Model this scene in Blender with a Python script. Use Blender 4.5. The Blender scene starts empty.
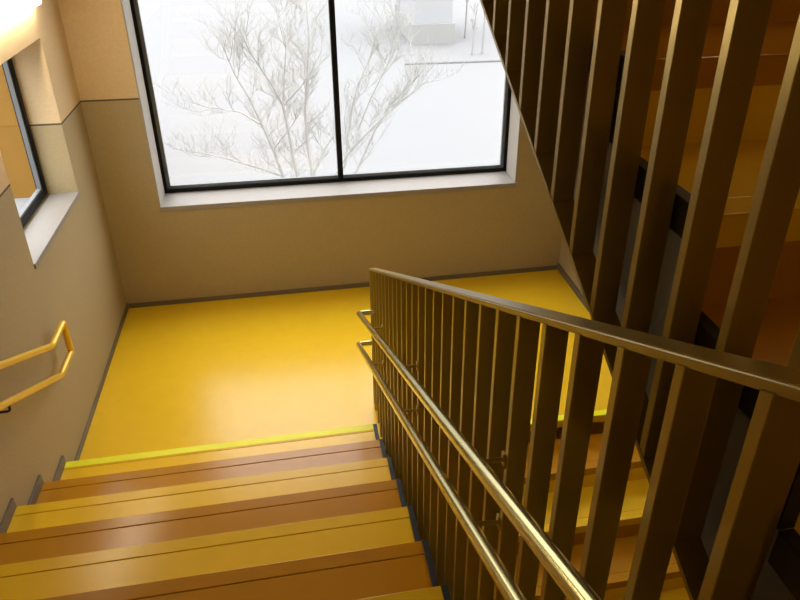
import bpy, bmesh, math, random
from mathutils import Vector, Matrix
random.seed(7)
COL = bpy.context.scene.collection
PI = math.pi

# ------------------------------------------------------------------ helpers
def link(name, bm, mat, parent=None, smooth=False):
    me = bpy.data.meshes.new(name)
    bmesh.ops.recalc_face_normals(bm, faces=bm.faces)
    bm.to_mesh(me); bm.free()
    for m in (mat if isinstance(mat, (list, tuple)) else [mat]):
        me.materials.append(m)
    if smooth:
        for p in me.polygons: p.use_smooth = True
    o = bpy.data.objects.new(name, me); COL.objects.link(o)
    if parent: o.parent = parent
    return o

def empty(name, loc=(0, 0, 0)):
    o = bpy.data.objects.new(name, None); COL.objects.link(o)
    o.location = loc; o.empty_display_size = .1
    return o

def tag(o, label=None, cat=None, group=None, kind=None):
    if label: o['label'] = label
    if cat: o['category'] = cat
    if group: o['group'] = group
    if kind: o['kind'] = kind
    return o

def box(bm, x0, x1, y0, y1, z0, z1, bev=0.0, mi=0):
    vs = [bm.verts.new(p) for p in ((x0, y0, z0), (x1, y0, z0), (x1, y1, z0), (x0, y1, z0),
                                    (x0, y0, z1), (x1, y0, z1), (x1, y1, z1), (x0, y1, z1))]
    fs = []
    for idx in ((0, 3, 2, 1), (4, 5, 6, 7), (0, 1, 5, 4), (1, 2, 6, 5), (2, 3, 7, 6), (3, 0, 4, 7)):
        f = bm.faces.new([vs[i] for i in idx]); f.material_index = mi; fs.append(f)
    if bev:
        es = list({e for f in fs for e in f.edges})
        bmesh.ops.bevel(bm, geom=es, offset=bev, segments=2, affect='EDGES', profile=.5)
    return vs

def extrude_x(bm, pts, x0, x1):
    """closed profile in (y,z) pulled along x"""
    a = [bm.verts.new((x0, y, z)) for y, z in pts]
    b = [bm.verts.new((x1, y, z)) for y, z in pts]
    n = len(pts)
    bm.faces.new(a); bm.faces.new(b[::-1])
    for i in range(n):
        bm.faces.new((a[i], a[(i + 1) % n], b[(i + 1) % n], b[i]))

def tube(bm, pts, radii, seg=12, cap=True):
    pts = [Vector(p) for p in pts]
    if not isinstance(radii, (list, tuple)):          # guard rings keep the shading of long runs straight
        q = [pts[0]]
        for a, b in zip(pts, pts[1:]):
            ln = (b - a).length
            if ln > .05: q += [a + (b - a) * (.004 / ln), b - (b - a) * (.004 / ln)]
            q.append(b)
        pts = q
    if not isinstance(radii, (list, tuple)): radii = [radii] * len(pts)
    rings = []; ref = None
    for i, p in enumerate(pts):
        if i == 0: t = (pts[1] - p).normalized()
        elif i == len(pts) - 1: t = (p - pts[i - 1]).normalized()
        else: t = ((p - pts[i - 1]).normalized() + (pts[i + 1] - p).normalized()).normalized()
        if ref is None:
            ref = Vector((1, 0, 0)) if abs(t.x) < .8 else Vector((0, 0, 1))
        u = (ref - t * ref.dot(t)).normalized(); ref = u
        w = t.cross(u)
        k = 1.0
        if 0 < i < len(pts) - 1:
            c = (p - pts[i - 1]).normalized().dot(t); k = 1 / max(c, .6)
        ring = []
        for j in range(seg):
            a = 2 * PI * j / seg
            ring.append(bm.verts.new(p + (u * math.cos(a) + w * math.sin(a)) * radii[i] * (1 + (k - 1) * .5)))
        rings.append(ring)
    for r0, r1 in zip(rings, rings[1:]):
        for j in range(seg):
            bm.faces.new((r0[j], r0[(j + 1) % seg], r1[(j + 1) % seg], r1[j]))
    if cap:
        f0 = bm.faces.new(rings[0][::-1]); f1 = bm.faces.new(rings[-1]); f0.smooth = f1.smooth = False

def corner_round(pts, rad=.018, n=4):
    """replace sharp corners of a path by short arcs"""
    pts = [Vector(p) for p in pts]; out = [pts[0]]
    for a, b, c in zip(pts, pts[1:], pts[2:]):
        d1 = (a - b).normalized(); d2 = (c - b).normalized()
        p1 = b + d1 * rad; p2 = b + d2 * rad
        for i in range(n + 1):
            t = i / n
            out.append(p1 * (1 - t) ** 2 + b * 2 * t * (1 - t) + p2 * t * t)
    out.append(pts[-1])
    return out

# ------------------------------------------------------------------ materials
def srgb(r, g, b):
    f = lambda c: (c / 255 / 12.92) if c / 255 <= .04045 else ((c / 255 + .055) / 1.055) ** 2.4
    return (f(r), f(g), f(b), 1)

def mat(name, col, rough=.5, metal=0, noise=0, nscale=30, bump=0, bscale=200, spec=.5, coat=0):
    m = bpy.data.materials.new(name); m.use_nodes = True
    nt = m.node_tree; b = nt.nodes['Principled BSDF']
    b.inputs['Base Color'].default_value = col
    b.inputs['Roughness'].default_value = rough
    b.inputs['Metallic'].default_value = metal
    b.inputs['Specular IOR Level'].default_value = spec
    if coat:
        b.inputs['Coat Weight'].default_value = coat; b.inputs['Coat Roughness'].default_value = .12
    tc = nt.nodes.new('ShaderNodeTexCoord')
    if noise:
        n = nt.nodes.new('ShaderNodeTexNoise'); n.inputs['Scale'].default_value = nscale
        n.inputs['Detail'].default_value = 5
        nt.links.new(tc.outputs['Object'], n.inputs['Vector'])
        mx = nt.nodes.new('ShaderNodeMixRGB'); mx.blend_type = 'MIX'
        lo = tuple(c * (1 - noise) for c in col[:3]) + (1,)
        hi = tuple(min(1, c * (1 + noise)) for c in col[:3]) + (1,)
        mx.inputs[1].default_value = lo; mx.inputs[2].default_value = hi
        nt.links.new(n.outputs['Fac'], mx.inputs[0]); nt.links.new(mx.outputs[0], b.inputs['Base Color'])
    if bump:
        n2 = nt.nodes.new('ShaderNodeTexNoise'); n2.inputs['Scale'].default_value = bscale
        n2.inputs['Detail'].default_value = 3
        nt.links.new(tc.outputs['Object'], n2.inputs['Vector'])
        bp = nt.nodes.new('ShaderNodeBump'); bp.inputs['Strength'].default_value = bump
        bp.inputs['Distance'].default_value = .003
        nt.links.new(n2.outputs['Fac'], bp.inputs['Height']); nt.links.new(bp.outputs['Normal'], b.inputs['Normal'])
    return m

def wall_mat(name, lower, upper, line_z):
    """painted plaster: darker dado below a thin dark line, lighter paint above it"""
    m = mat(name, lower, rough=.75, bump=.35, bscale=110, spec=.25)
    nt = m.node_tree; b = nt.nodes['Principled BSDF']
    tc = nt.nodes.new('ShaderNodeTexCoord'); sp = nt.nodes.new('ShaderNodeSeparateXYZ')
    nt.links.new(tc.outputs['Object'], sp.inputs[0])
    def gt(v):
        g = nt.nodes.new('ShaderNodeMath'); g.operation = 'GREATER_THAN'; g.inputs[1].default_value = v
        nt.links.new(sp.outputs['Z'], g.inputs[0]); return g
    a, c = gt(line_z - .006), gt(line_z + .006)
    n = nt.nodes.new('ShaderNodeTexNoise'); n.inputs['Scale'].default_value = 60; n.inputs['Detail'].default_value = 4
    nt.links.new(tc.outputs['Object'], n.inputs['Vector'])
    var = nt.nodes.new('ShaderNodeMapRange'); var.inputs['To Min'].default_value = .88; var.inputs['To Max'].default_value = 1.1
    nt.links.new(n.outputs['Fac'], var.inputs['Value'])
    m1 = nt.nodes.new('ShaderNodeMixRGB'); m1.inputs[1].default_value = lower
    m1.inputs[2].default_value = tuple(x * .25 for x in lower[:3]) + (1,)
    nt.links.new(a.outputs[0], m1.inputs[0])
    m2 = nt.nodes.new('ShaderNodeMixRGB'); m2.inputs[2].default_value = upper
    nt.links.new(c.outputs[0], m2.inputs[0]); nt.links.new(m1.outputs[0], m2.inputs[1])
    vm = nt.nodes.new('ShaderNodeVectorMath'); vm.operation = 'SCALE'
    nt.links.new(m2.outputs[0], vm.inputs[0]); nt.links.new(var.outputs[0], vm.inputs['Scale'])
    nt.links.new(vm.outputs[0], b.inputs['Base Color'])
    return m

def emit(name, col, s):
    m = bpy.data.materials.new(name); m.use_nodes = True; nt = m.node_tree
    nt.nodes.clear()
    e = nt.nodes.new('ShaderNodeEmission'); e.inputs[0].default_value = col; e.inputs[1].default_value = s
    o = nt.nodes.new('ShaderNodeOutputMaterial'); nt.links.new(e.outputs[0], o.inputs[0])
    return m

def glass_mat():
    m = bpy.data.materials.new('window_glass'); m.use_nodes = True; nt = m.node_tree; nt.nodes.clear()
    t = nt.nodes.new('ShaderNodeBsdfTransparent'); t.inputs[0].default_value = (.97, .98, .98, 1)
    g = nt.nodes.new('ShaderNodeBsdfGlossy'); g.inputs['Roughness'].default_value = .02
    mx = nt.nodes.new('ShaderNodeMixShader'); mx.inputs[0].default_value = .04
    o = nt.nodes.new('ShaderNodeOutputMaterial')
    nt.links.new(t.outputs[0], mx.inputs[1]); nt.links.new(g.outputs[0], mx.inputs[2])
    nt.links.new(mx.outputs[0], o.inputs[0])
    return m

M = dict(
    wall=wall_mat('wall_paint', (.42, .335, .185, 1), (.68, .515, .30, 1), 1.691),
    wallp=mat('plain_wall_paint', (.46, .36, .22, 1), rough=.8, bump=.3, bscale=110, spec=.2),
    ceil=mat('ceiling_paint', (.50, .40, .26, 1), rough=.85, spec=.2),
    yellow=mat('yellow_linoleum', (.92, .58, .018, 1), rough=.24, noise=.05, nscale=9, bump=.06, bscale=260, spec=.45),
    brown=mat('brown_linoleum', (.56, .255, .008, 1), rough=.20, noise=.06, nscale=9, bump=.06, bscale=260, spec=.45),
    lime=mat('lime_strip', (1, .97, .01, 1), rough=.5),
    conc=mat('grey_concrete', (.20, .20, .19, 1), rough=.85, noise=.15, nscale=12, bump=.3, bscale=60, spec=.2),
    skirt=mat('dark_grey_skirting', (.15, .12, .08, 1), rough=.5),
    trim=mat('black_edge_trim', (.022, .023, .024, 1), rough=.45),
    paint=mat('olive_gold_paint', (.36, .26, .05, 1), rough=.29, metal=.42, spec=.5),
    tube=mat('gold_tube', (.63, .55, .24, 1), rough=.20, metal=.85),
    wtube=mat('yellow_tube', (.85, .55, .05, 1), rough=.3, metal=.25),
    steel=mat('dark_bracket', (.05, .035, .02, 1), rough=.4, metal=.6),
    frame=mat('black_window_frame', (.004, .005, .006, 1), rough=.5, spec=.2),
    bead=mat('grey_glazing_bead', (.16, .17, .175, 1), rough=.45, metal=.1),
    sill=mat('pale_stone_sill', (.29, .265, .235, 1), rough=.5, noise=.08, nscale=25),
    reveal=mat('pale_reveal', (.36, .335, .29, 1), rough=.7, spec=.3),
    glass=glass_mat(),
    snow=mat('snow', (.182, .182, .183, 1), rough=.9, noise=.01, nscale=.6, spec=.1),
    bark=mat('frosted_bark', (.345, .34, .32, 1), rough=.9, spec=.1),
    twig=mat('frosted_twigs', (.28, .28, .27, 1), rough=.9, spec=.1),
    shed=mat('pale_render', (.33, .33, .335, 1), rough=.9, spec=.1),
    kerb=mat('grey_kerb', (.17, .17, .17, 1), rough=.9, spec=.1),
    shedd=mat('beige_base', (.28, .28, .27, 1), rough=.9, spec=.1),
    orange=mat('orange_cladding', (.19, .095, .012, 1), rough=.7, noise=.1, nscale=3, spec=.2),
    housing=mat('lamp_housing', (.85, .85, .82, 1), rough=.5),
    lamp=emit('lamp_diffuser', (1, .86, .62, 1), 30.0),
    added_lamp=emit('added_lamp_upper', (1, .78, .45, 1), 20.0),  # glow of the unseen lamp added over the upper flight
    fill_lamp=emit('fill_lamp_back', (1, .78, .45, 1), 10),  # glow of the fill lamp added behind the camera
)

# ------------------------------------------------------------------ dimensions
R, G = .16, .3096                 # riser, going
S = R / G                         # stair slope
W, WT = 1.753, 3.665              # right end of the left flight, right wall
L = 1.922                         # window wall
FN = 12 * R                       # storey above the landing (camera's floor)
YB = -11 * G                      # edge of that floor
YBACK = -5.6
TOP = 5.9
DEEP = .36
WL, WR, ZS, ZT = .386, 3.209, .850, 3.50
LW1, LW2, LZ0, LZ1 = .378, 1.399, 1.221, 2.218
XU = 2.026                        # inner end of the right-hand flights
UZ, UY_ = 3.893, .071             # height and front edge of the next half landing

# ------------------------------------------------------------------ room shell
def struct(name, bm, m, **k):
    return tag(link(name, bm, m, **k), kind='structure')

bm = bmesh.new()   # left wall with its small window
T = .24
box(bm, -T, 0, YBACK, LW1, -FN, TOP); box(bm, -T, 0, LW2, L + DEEP, -FN, TOP)
box(bm, -T, 0, LW1, LW2, -FN, LZ0); box(bm, -T, 0, LW1, LW2, LZ1, TOP)
struct('wall_left', bm, M['wall'])
bm = bmesh.new()   # window wall
box(bm, 0, WL, L, L + DEEP, -FN, TOP); box(bm, WR, WT + .3, L, L + DEEP, -FN, TOP)
box(bm, WL, WR, L, L + DEEP, -FN, ZS); box(bm, WL, WR, L, L + DEEP, ZT, TOP)
struct('wall_far', bm, M['wall'])
bm = bmesh.new(); box(bm, WT, WT + .3, YBACK, L, -FN - .2, TOP); struct('wall_right', bm, M['wall'])
bm = bmesh.new(); box(bm, -T, WT + .3, YBACK - .2, YBACK, -FN - .2, TOP); struct('wall_back', bm, M['wallp'])
bm = bmesh.new(); box(bm, -T, WT + .3, YBACK - .2, L + DEEP, TOP, TOP + .2); struct('ceiling', bm, M['ceil'])

LE = .004                         # front edge of the landing over the lower flight
bm = bmesh.new(); box(bm, 0, WT, LE + .0, L, -.2, 0); fl = struct('floor', bm, M['yellow'])
fl['label'] = 'yellow linoleum half landing under the big window'
bm = bmesh.new(); box(bm, 0, WT, YBACK, YB, FN - .22, FN); struct('floor', bm, M['yellow'])
bm = bmesh.new(); box(bm, 0, WT, YBACK, L, -FN - .2, -FN); struct('floor', bm, M['yellow'])
bm = bmesh.new(); box(bm, 0, WT, UY_, L, UZ - .2, UZ); struct('floor', bm, M['conc'])

bm = bmesh.new(); box(bm, XU, WT, YB, -2.95, FN - .22, FN); struct('floor', bm, M['yellow'])
# skirting boards round the landing
bm = bmesh.new(); box(bm, .014, WT - .014, L - .010, L, 0, .040, .002); struct('baseboard_far', bm, M['skirt'])
bm = bmesh.new(); box(bm, 0, .007, .0, L, 0, .05, .002); struct('baseboard_left', bm, M['skirt'])
bm = bmesh.new(); box(bm, WT - .014, WT, LE, L, 0, .06, .003); struct('baseboard_right', bm, M['skirt'])

# ------------------------------------------------------------------ windows
def window(name, label, axis, a0, a1, z0, z1, w0, depth, mull, fw, bw):
    """axis 'x': opening runs in x in the far wall; axis 'y': runs in y in the left wall"""
    root = empty(name); tag(root, label, kind='structure')
    def bx(bm, a, b, d0, d1, c, d, bev=0):
        if axis == 'x': box(bm, a, b, w0 + d0, w0 + d1, c, d, bev)
        else: box(bm, w0 - d1, w0 - d0, a, b, c, d, bev)
    def ring(bm, i, o, d0, d1, bev):
        bx(bm, a0 + i, a0 + o, d0, d1, z0 + i, z1 - i, bev); bx(bm, a1 - o, a1 - i, d0, d1, z0 + i, z1 - i, bev)
        bx(bm, a0 + o, a1 - o, d0, d1, z0 + i, z0 + o, bev); bx(bm, a0 + o, a1 - o, d0, d1, z1 - o, z1 - i, bev)
    bm = bmesh.new(); ring(bm, .0, fw, depth - .05, depth, .003)
    link('window_frame', bm, M['frame'], root)
    bm = bmesh.new(); ring(bm, fw, fw + bw, depth - .040, depth - .012, .002)
    link('glazing_bead', bm, M['bead'], root)
    cuts = [a0 + fw] + [mull] * bool(mull) + [a1 - fw]
    if mull:
        bm = bmesh.new(); bx(bm, mull - .021, mull + .021, depth - .07, depth, z0 + fw, z1 - fw, .003)
        link('mullion', bm, M['frame'], root)
    edges = []
    for i in range(len(cuts) - 1):
        p = cuts[i] + (.021 if i else 0); q = cuts[i + 1] - (.021 if i < len(cuts) - 2 else 0)
        bm = bmesh.new(); bx(bm, p, q, depth - .026, depth - .020, z0 + fw, z1 - fw)
        link('window_pane', bm, M['glass'], root)
    return root

win = window('window_1', 'wide black-framed window over the landing', 'x', WL, WR, ZS + .012, ZT, L, .31, 1.787, .032, .026)
bm = bmesh.new(); box(bm, WL, WR, L - .010, L + .25, ZS - .03, ZS + .012, .004)
o = link('window_sill', bm, M['sill'], win)
bm = bmesh.new()
for x0, x1 in ((WL, WL + .010), (WR - .010, WR)): box(bm, x0, x1, L - .002, L + .25, ZS + .012, ZT)
box(bm, WL, WR, L - .002, L + .25, ZT - .01, ZT)
link('window_reveal', bm, M['reveal'], win)
win2 = window('window_2', 'small black-framed side window', 'y', LW1, LW2, LZ0 + .012, LZ1, 0, .235, None, .045, .016)
bm = bmesh.new(); box(bm, -.17, .008, LW1, LW2, LZ0 - .018, LZ0 + .012, .003)
link('window_sill', bm, M['sill'], win2)

# ------------------------------------------------------------------ stair flights
NOSE, WRAP = .055, .055
def lino(k): return M['yellow'] if k % 2 else M['brown']

def flight(label, x0, x1, ytop, ztop, n, going, direc, first, lime_at, wall_side, floor_z):
    """n risers going down from a floor edge (ytop, ztop); direc=+1 descends towards +y.
    step j (1..n-1) has nosing at ytop+direc*j*going, z=ztop-j*R"""
    root = empty('stair_flight', ((x0 + x1) / 2, ytop + direc * n * going, ztop - n * R))
    tag(root, label, 'staircase')
    off = Vector(root.location)
    def add(name, bm, m):
        bm.transform(Matrix.Translation(-off)); return link(name, bm, m, root)
    y = lambda j: ytop + direc * j * going
    z = lambda j: ztop - j * R
    t = .012
    # concrete body, stepped on top, sloping soffit below
    prof = [(y(0) - direc * .12, z(0) - t)]
    for j in range(0, n):
        prof.append((y(j) - direc * t, z(j) - t)); prof.append((y(j) - direc * t, z(j + 1) - t))
    zb = floor_z; prof[-1] = (y(n - 1) - direc * t, zb)
    c = S if abs(going - G) < 1e-6 else R / going
    prof.append((y(n - 1) - direc * (.30 / c) - direc * (z(n) - zb) / c, zb))
    prof.append((y(0) - direc * .12, z(0) - .43))
    bm = bmesh.new(); extrude_x(bm, prof, x0, x1 - .001 if wall_side == 'L' else x1)
    add('concrete_body', bm, M['conc'])
    for j in range(0, n):
        col = lino(first + j); low = lino(first + j + 1)
        yn = y(j)
        # tread field (behind the nosing strip)
        if j > 0:
            bm = bmesh.new()
            a, b = sorted((yn - direc * (NOSE + .0025), yn - direc * (going + t * 0)))
            # field runs back to the riser above, which sits at y(j-1)
            a, b = sorted((yn - direc * (NOSE + .0025), y(j - 1) - direc * t))
            box(bm, x0, x1, a, b, z(j) - t, z(j), .0015)
            a, b = sorted((y(j - 1) - direc * t, y(j - 1) - direc * .0))
            box(bm, x0, x1, a, b, z(j) - .001, z(j - 1) - WRAP, .001)
            st = add('step', bm, col)
        else:
            st = root
        # nosing strip with its fold down over the riser
        bm = bmesh.new()
        a, b = sorted((yn - direc * NOSE, yn + direc * .001))
        box(bm, x0, x1, a, b, z(j) - t, z(j) + (.0015 if j else .0015), .002)
        a, b = sorted((yn - direc * (t - .0), yn + direc * .0015))
        box(bm, x0, x1, a, b, z(j) - WRAP, z(j) - .002, .001)
        ns = add('nosing', bm, col)
        if j > 0: ns.parent = st
        if j in lime_at:
            bm = bmesh.new()
            a, b = sorted((yn - direc * .045, yn + direc * .003))
            box(bm, x0 + .002, x1 - .002, a, b, z(j) - .004, z(j) + .004, .0015)
            ls = add('contrast_strip', bm, M['lime']); ls.parent = ns
            ls['label'] = 'bright lime-yellow contrast strip'
        # skirting along the wall
        if j > 0:
            a, b = sorted((yn + direc * .0, y(j - 1)))
            bm = bmesh.new()
            xs = (x0, x0 + .013) if wall_side == 'L' else (x1 - .016, x1)
            box(bm, xs[0], xs[1], a, b, z(j), z(j) + .058, .002)
            sk = add('skirting', bm, M['skirt'])
            # dark edge trim at the open side
            bm = bmesh.new()
            xs = (x1, x1 + .022) if wall_side == 'L' else (x0 - .024, x0)
            box(bm, xs[0], xs[1], a, b, z(j) - .055, z(j) + .006, .002)
            box(bm, xs[0], xs[1], *sorted((y(j - 1) - direc * .0, y(j - 1) - direc * .02)), z(j) + .006, z(j - 1) - .055)
            add('edge_trim', bm, M['trim'])
    return root

flight('wide flight descending to the landing along the left wall, yellow and brown treads', 0.001, W, YB, FN, 12, G, 1, 12, (11,), 'L', 0.0)
GL = .2853
flight('lower flight seen through the balusters, going down from the landing', XU, WT - .001, LE, 0, 12, GL, -1, 1, (0,), 'R', -FN)
flight('upper flight behind the hanging balusters at top right', XU, WT - .001, UY_, UZ, 12, G, -1, 1, (), 'R', FN)

# underside of the flight above the camera's flight (carries on up from the upper half landing)
bm = bmesh.new()
extrude_x(bm, [(UY_, UZ), (UY_, UZ - .2), (-3.4, UZ - .2 + 3.4 * S), (-3.4, UZ + 3.4 * S)], 0.0, W)
struct('ceiling', bm, M['ceil'])

# ------------------------------------------------------------------ balustrades
def balustrade(label, x, depth, ys, thick, ztop_f, zbot_f, y_a, y_b, yb_a, yb_b, endpost=None):
    """flat-bar balustrade in the plane x..x+depth; ztop_f/zbot_f give the height of rail top / foot line"""
    root = empty('balustrade', (x + depth / 2, y_b, zbot_f(y_b))); tag(root, label, 'railing')
    off = Vector(root.location)
    def add(name, bm, m, smooth=False, parent=root):
        bm.transform(Matrix.Translation(-off)); o = link(name, bm, m, parent, smooth=smooth); return o
    RT = .016
    bm = bmesh.new()
    extrude_x(bm, [(y_a, ztop_f(y_a)), (y_b, ztop_f(y_b)), (y_b, ztop_f(y_b) - RT), (y_a, ztop_f(y_a) - RT)], x - .001, x + depth + .001)
    bmesh.ops.bevel(bm, geom=bm.edges[:], offset=.003, segments=3, affect='EDGES')
    add('top_rail', bm, M['paint'])
    if yb_a is not None:
        bm = bmesh.new()
        extrude_x(bm, [(yb_a, zbot_f(yb_a)), (yb_b, zbot_f(yb_b)), (yb_b, zbot_f(yb_b) + .012), (yb_a, zbot_f(yb_a) + .012)], x - .001, x + depth + .001)
        add('bottom_rail', bm, M['paint'])
    for yy in ys:
        bm = bmesh.new()
        a, b = yy - thick, yy
        zt0, zt1 = ztop_f(a) - RT + .002, ztop_f(b) - RT + .002
        zb0, zb1 = zbot_f(a), zbot_f(b)
        extrude_x(bm, [(a, zt0), (b, zt1), (b, zb1), (a, zb0)], x, x + depth)
        bmesh.ops.bevel(bm, geom=bm.edges[:], offset=.001, segments=1, affect='EDGES')
        add('baluster', bm, M['paint'])
    return root, add

nose = lambda y: R - y * S                       # nosing line of the left flight
XB, DB, SB = 1.803, .042, .1266
BT = .018
ys = [-1.0611 + SB * i for i in range(-19, 12)] + [.396]
railz = lambda y: R + 1.0631 - y * .5106
zbl = lambda y: 0.0 if y > LE - .02 else nose(y) - .48
bal, badd = balustrade('olive-gold flat-bar balustrade with two round handrails beside the left flight', XB, DB, ys, BT,
                       railz, zbl, .396, -3.52, .0, -3.52)
# round handrails on its stair side
TR = .0185
XH = 1.713
for lab, z_at, yend in (('upper', lambda y: .934 - .4924 * y, .20), ('lower', lambda y: .698 - .514 * y, .335)):
    bm = bmesh.new()
    p = [(XH, -3.52, z_at(-3.52)), (XH, yend, z_at(yend)), (XB + .004, yend, z_at(yend))]
    tube(bm, corner_round(p, .022, 5), .0155, 16)
    hr = badd('handrail', bm, M['tube'], smooth=True)
    hr['label'] = lab + ' round gold handrail'
    for k in range(4):
        yy = -.18 - 1.01 * k
        zz = z_at(yy)
        bm = bmesh.new()
        tube(bm, corner_round([(XH, yy, zz - .012), (XH + .01, yy, zz - .045), (XB + .002, yy, zz - .05)], .012, 4), .0050, 8)
        box(bm, XB - .004, XB + .001, yy - .012, yy + .012, zz - .065, zz - .035)
        br = badd('bracket', bm, M['paint'], smooth=True); br.parent = hr

S2 = R / .3221
X2, D2 = 1.952, .046
zb2 = lambda y: 2.698 + (-1.4326 - y) * -S2      # foot line, rises towards the window
ys2 = [-1.4326 + (-SB) * i for i in range(-12, 16)]
balustrade('hanging flat-bar balustrade of the upper flight at top right, feet along a diagonal', X2, D2, ys2, BT,
           lambda y: zb2(y) + 1.50, zb2, .10, -3.36, .10, -3.36)

# ------------------------------------------------------------------ wall handrail on the left wall
root = empty('wall_handrail', (0, .12, .8)); off = Vector(root.location)
tag(root, 'double yellow tubular handrail on the left wall with a squared loop end', 'handrail')
xh = .07
hu, hl = .770, .575
ya, yb_ = .127, .355
p = [(xh, -3.5, nose(-3.5) + hu), (xh, ya, nose(ya) + hu), (xh, yb_, nose(ya) + hu),
     (xh, yb_, nose(ya) + hl), (xh, ya, nose(ya) + hl), (xh, -3.5, nose(-3.5) + hl)]
bm = bmesh.new(); tube(bm, corner_round(p, .012, 4), .0175, 16)
bm.transform(Matrix.Translation(-off)); link('rail_tube', bm, M['wtube'], root, smooth=True)
for k in range(4):
    for h in (hu, hl):
        yy = -.50 - .9 * k; zz = nose(yy) + h
        bm = bmesh.new()
        tube(bm, corner_round([(xh, yy, zz - .012), (xh, yy, zz - .05), (0.004, yy, zz - .05)], .018, 4), .006, 8)
        tube(bm, [(.0, yy, zz - .05), (.006, yy, zz - .05)], .028, 14)
        bm.transform(Matrix.Translation(-off)); link('bracket', bm, M['steel'], root, smooth=True)

# ------------------------------------------------------------------ lamps
def wall_lamp(label, x, y0, y1, z0, side=1, lm='lamp'):
    root = empty('wall_lamp', (x, (y0 + y1) / 2, z0)); off = Vector(root.location)
    tag(root, label, 'lamp')
    bm = bmesh.new(); box(bm, *sorted((x, x + side * .015)), y0 + .02, y1 - .02, z0 + .006, z0 + .10, .004)
    bm.transform(Matrix.Translation(-off)); link('lamp_housing', bm, M['housing'], root)
    bm = bmesh.new(); box(bm, *sorted((x + side * .015, x + side * .055)), y0, y1, z0, z0 + .055, .012)
    bm.transform(Matrix.Translation(-off)); link('lamp_diffuser', bm, M[lm], root)
wall_lamp('long glowing wall lamp above the small side window', 0, -.15, 1.41, 2.405)
wall_lamp('added unseen lamp high on the right wall, lighting the upper flight', WT, -1.6, -.2, 4.75, -1, 'added_lamp')  # out-of-view lamp, added to light the upper treads

root = empty('wall_lamp', (1.8, YBACK, FN + 2.3)); off = Vector(root.location)  # added soft fill behind the camera for the baluster faces
tag(root, 'added unseen fill lamp on the back wall behind the upper floor', 'lamp')
for nm, a, b, c, m_ in (('lamp_housing', 0, .015, .7, 'housing'), ('lamp_diffuser', .015, .06, .72, 'fill_lamp')):
    bm = bmesh.new(); box(bm, 1.8 - c, 1.8 + c, YBACK + a, YBACK + b, FN + 2.3, FN + 2.4, .004)
    bm.transform(Matrix.Translation(-off)); link(nm, bm, M[m_], root)
wall_lamp('added hidden lamp on the right wall under the upper flight, lighting the lower flight', WT, -1.5, -.3, 1.95, -1, 'lamp')  # hidden lamp, added to brighten the lower treads and left wall
# ------------------------------------------------------------------ outdoors
GZ = -3.6
bm = bmesh.new(); box(bm, -60, 60, L + DEEP + .02, 120, GZ - .3, GZ)
tag(link('ground', bm, M['snow']), kind='structure')
bm = bmesh.new(); box(bm, -60, -.25, -20, L + DEEP + .02, GZ - .3, GZ)
tag(link('ground', bm, M['snow']), kind='structure')
# orange clad wing of the building outside the small window
bm = bmesh.new(); box(bm, -5.16, -3.7, 13.6, 15.5, GZ, 5)
w = link('building_wing', bm, M['orange'])
tag(w, 'orange-clad wall standing in the snow outside the small side window', 'building')

# camera maths, used only to set out the trunk directions of the far tree in the world
CAM = Vector((1.4145, -3.2626, 3.0496))
FOC, PX, PY = 703.6, 421.393, 265.085
pt, yw, ro = map(math.radians, (-28.6776, 10.9317, .3393))
F = Vector((math.sin(yw) * math.cos(pt), math.cos(yw) * math.cos(pt), math.sin(pt)))
RT_ = Vector((math.cos(yw), -math.sin(yw), 0)); UP = RT_.cross(F)
RX = RT_ * math.cos(ro) + UP * math.sin(ro); UY = -RT_ * math.sin(ro) + UP * math.cos(ro)
def at(u, v, y):
    d = RX * ((u - PX) / FOC) - UY * ((v - PY) / FOC) + F
    return CAM + d * ((y - CAM.y) / d.y)

stems = [
    [(300, 215), (297, 176), (290, 140), (283, 106), (272, 85), (262, 70), (250, 52), (240, 30)],
    [(304, 215), (312, 175), (307, 140), (305, 112), (307, 80), (309, 40), (306, 0), (305, -30)],
    [(296, 215), (283, 176), (273, 150), (262, 125), (250, 100), (235, 75), (222, 45)],
    [(296, 215), (282, 176), (250, 165), (220, 157), (190, 150)],
    [(306, 215), (315, 170), (325, 148), (337, 132)],
    [(312, 215), (345, 165), (350, 120), (356, 90), (368, 62), (378, 30), (384, 5)],
    [(312, 215), (347, 155), (365, 135), (385, 115), (410, 95), (428, 80)],
    [(314, 215), (357, 170), (375, 130), (390, 105), (420, 75)],
    [(283, 106), (284, 80), (286, 50), (281, 30), (275, 5)],
    [(283, 106), (300, 88), (312, 70), (322, 50)],
    [(358, 130), (370, 100), (385, 70), (397, 45), (402, 20)],
    [(262, 125), (240, 112), (215, 108), (198, 112)],
    [(273, 150), (290, 128), (301, 112)],
    [(307, 140), (296, 150), (290, 165)],
]
tr = bmesh.new(); rnd = random.Random(3)
TY = 9.5
def branch(p, d, ln, r, lvl):
    pts = [p]; q = p.copy(); dd = d.copy(); n = 4
    for i in range(n):
        dd = (dd + Vector((rnd.uniform(-.22, .22), rnd.uniform(-.22, .22), rnd.uniform(-.12, .22)))).normalized()
        q = q + dd * ln / n; pts.append(q.copy())
    tube(tr, pts, [r * (1 - .6 * i / n) for i in range(n + 1)], 4, cap=False)
    if lvl > 0:
        for i in range(1, n + 1):
            for _ in range(2 if lvl > 1 else 2):
                s = Vector((rnd.uniform(-1, 1), rnd.uniform(-1, 1), rnd.uniform(-.1, 1))).normalized()
                branch(pts[i], (dd * .8 + s).normalized(), ln * rnd.uniform(.4, .6), r * .55, lvl - 1)
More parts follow.
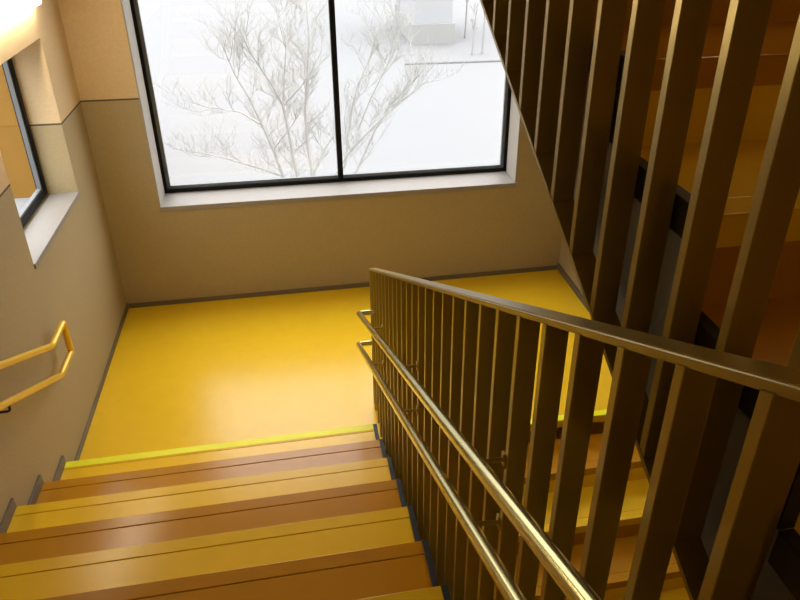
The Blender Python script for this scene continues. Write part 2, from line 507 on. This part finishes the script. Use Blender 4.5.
for k, s in enumerate(stems):
    dy = rnd.uniform(-.9, .9)
    pts = []
    for i, (u, v) in enumerate(s):
        f = i / (len(s) - 1)
        pts.append(at(u, v, TY + (dy * f if k < 8 or k > 20 else dy * .3 + .2)))
    r0 = .030 if k < 8 else .017
    tube(tr, pts, [r0 * (1 - .75 * i / (len(pts) - 1)) for i in range(len(pts))], 6, cap=False)
    for i in range(2, len(pts)):
        d = (pts[i] - pts[i - 1]).normalized()
        for _ in range(3):
            t = rnd.random(); p = pts[i - 1].lerp(pts[i], t)
            s_ = Vector((rnd.uniform(-1, 1), rnd.uniform(-1, 1), rnd.uniform(-.2, .9))).normalized()
            branch(p, (d * .7 + s_ * .9).normalized(), rnd.uniform(.45, .8), .0065, 2)
base = at(303, 215, TY)
tube(tr, [Vector((base.x, base.y, GZ - .05)), base], [.12, .08], 8, cap=False)
t = link('bare_tree', tr, M['bark'], smooth=True)
tag(t, 'bare many-stemmed frosted tree in the snow outside the big window', 'tree')

# pale house with dark-beige base far behind the tree
def gpt(u, v):
    d = RX * ((u - PX) / FOC) - UY * ((v - PY) / FOC) + F
    return CAM + d * ((GZ - CAM.z) / d.z)
a, b = gpt(412, 45), gpt(455, 44)
h = empty('far_house', (a.x, a.y, GZ)); tag(h, 'small pale house in the snow at the top of the window', 'house')
off = Vector(h.location)
bm = bmesh.new(); box(bm, a.x, b.x, a.y, a.y + 5, GZ, GZ + .9); bm.transform(Matrix.Translation(-off)); link('plinth', bm, M['shedd'], h)
bm = bmesh.new(); box(bm, a.x + .1, b.x - .1, a.y + .1, a.y + 5, GZ + .9, GZ + 4.0); bm.transform(Matrix.Translation(-off)); link('house_wall', bm, M['shed'], h)
bm = bmesh.new(); extrude_x(bm, [(a.y - .3, GZ + 3.9), (a.y + 2.5, GZ + 5.6), (a.y + 5.3, GZ + 3.9)], a.x - .1, b.x + .1)
bm.transform(Matrix.Translation(-off)); link('roof', bm, M['snow'], h)
# slim young trees right of it
for i, (u, v, hh) in enumerate(((465, 38, 3.4), (472, 55, 2.2), (482, 54, 3.0), (398, 50, 3.0))):
    p = gpt(u, v); bm = bmesh.new(); tr = bm
    tube(bm, [p, p + Vector((.05, 0, hh * .5)), p + Vector((-.03 + .2 * (i % 2), 0, hh))], [.05, .035, .01], 6, cap=False)
    for j in range(14):
        q = p + Vector((0, 0, hh * rnd.uniform(.45, .95)))
        s_ = Vector((rnd.uniform(-1, 1), rnd.uniform(-1, 1), rnd.uniform(.3, 1.2))).normalized()
        branch(q, s_, rnd.uniform(.15, .3), .010, 1)
    t = link('young_tree', bm, M['twig'], smooth=True)
    tag(t, ('slim bare sapling just right of the pale house', 'short bare sapling, second to the right of the pale house',
            'bare sapling nearest the balustrade edge, in the snow outside', 'bare sapling just left of the pale house')[i], 'tree', 'saplings in the snow')
# low kerb line across the snow
a, b = gpt(405, 65), gpt(520, 61)
bm = bmesh.new(); tube(bm, [a + Vector((0, 0, .03)), b + Vector((0, 0, .03))], .06, 6)
tag(link('snow_kerb', bm, M['kerb']), 'low kerb line crossing the snow behind the tree', 'kerb')

# ------------------------------------------------------------------ sky
w = bpy.data.worlds.new('overcast'); bpy.context.scene.world = w; w.use_nodes = True
nt = w.node_tree; bg = nt.nodes['Background']
tc = nt.nodes.new('ShaderNodeTexCoord'); sp = nt.nodes.new('ShaderNodeSeparateXYZ')
nt.links.new(tc.outputs['Generated'], sp.inputs[0])
mr = nt.nodes.new('ShaderNodeMapRange')          # overcast sky, about three times brighter overhead than at the horizon
mr.inputs['From Min'].default_value = 0; mr.inputs['From Max'].default_value = 1
mr.inputs['To Min'].default_value = 2.2; mr.inputs['To Max'].default_value = 6.4
nt.links.new(sp.outputs['Z'], mr.inputs['Value']); nt.links.new(mr.outputs[0], bg.inputs[1])
bg.inputs[0].default_value = (.99, .98, 1, 1)

# ------------------------------------------------------------------ camera
cd = bpy.data.cameras.new('camera'); cam = bpy.data.objects.new('camera', cd); COL.objects.link(cam)
cd.sensor_width = 36; cd.sensor_fit = 'HORIZONTAL'; cd.lens = FOC / 800 * 36; cd.shift_x = (400 - PX) / 800; cd.shift_y = (PY - 300) / 800; cd.clip_start = .02; cd.clip_end = 400
m = Matrix((RX, UY, -F)).transposed().to_4x4(); m.translation = CAM
cam.matrix_world = m
sc = bpy.context.scene; sc.camera = cam
sc.view_settings.view_transform = 'Standard'; sc.view_settings.look = 'None'
sc.view_settings.exposure = 0.2; sc.view_settings.gamma = 1; sc.view_settings.use_curve_mapping = False
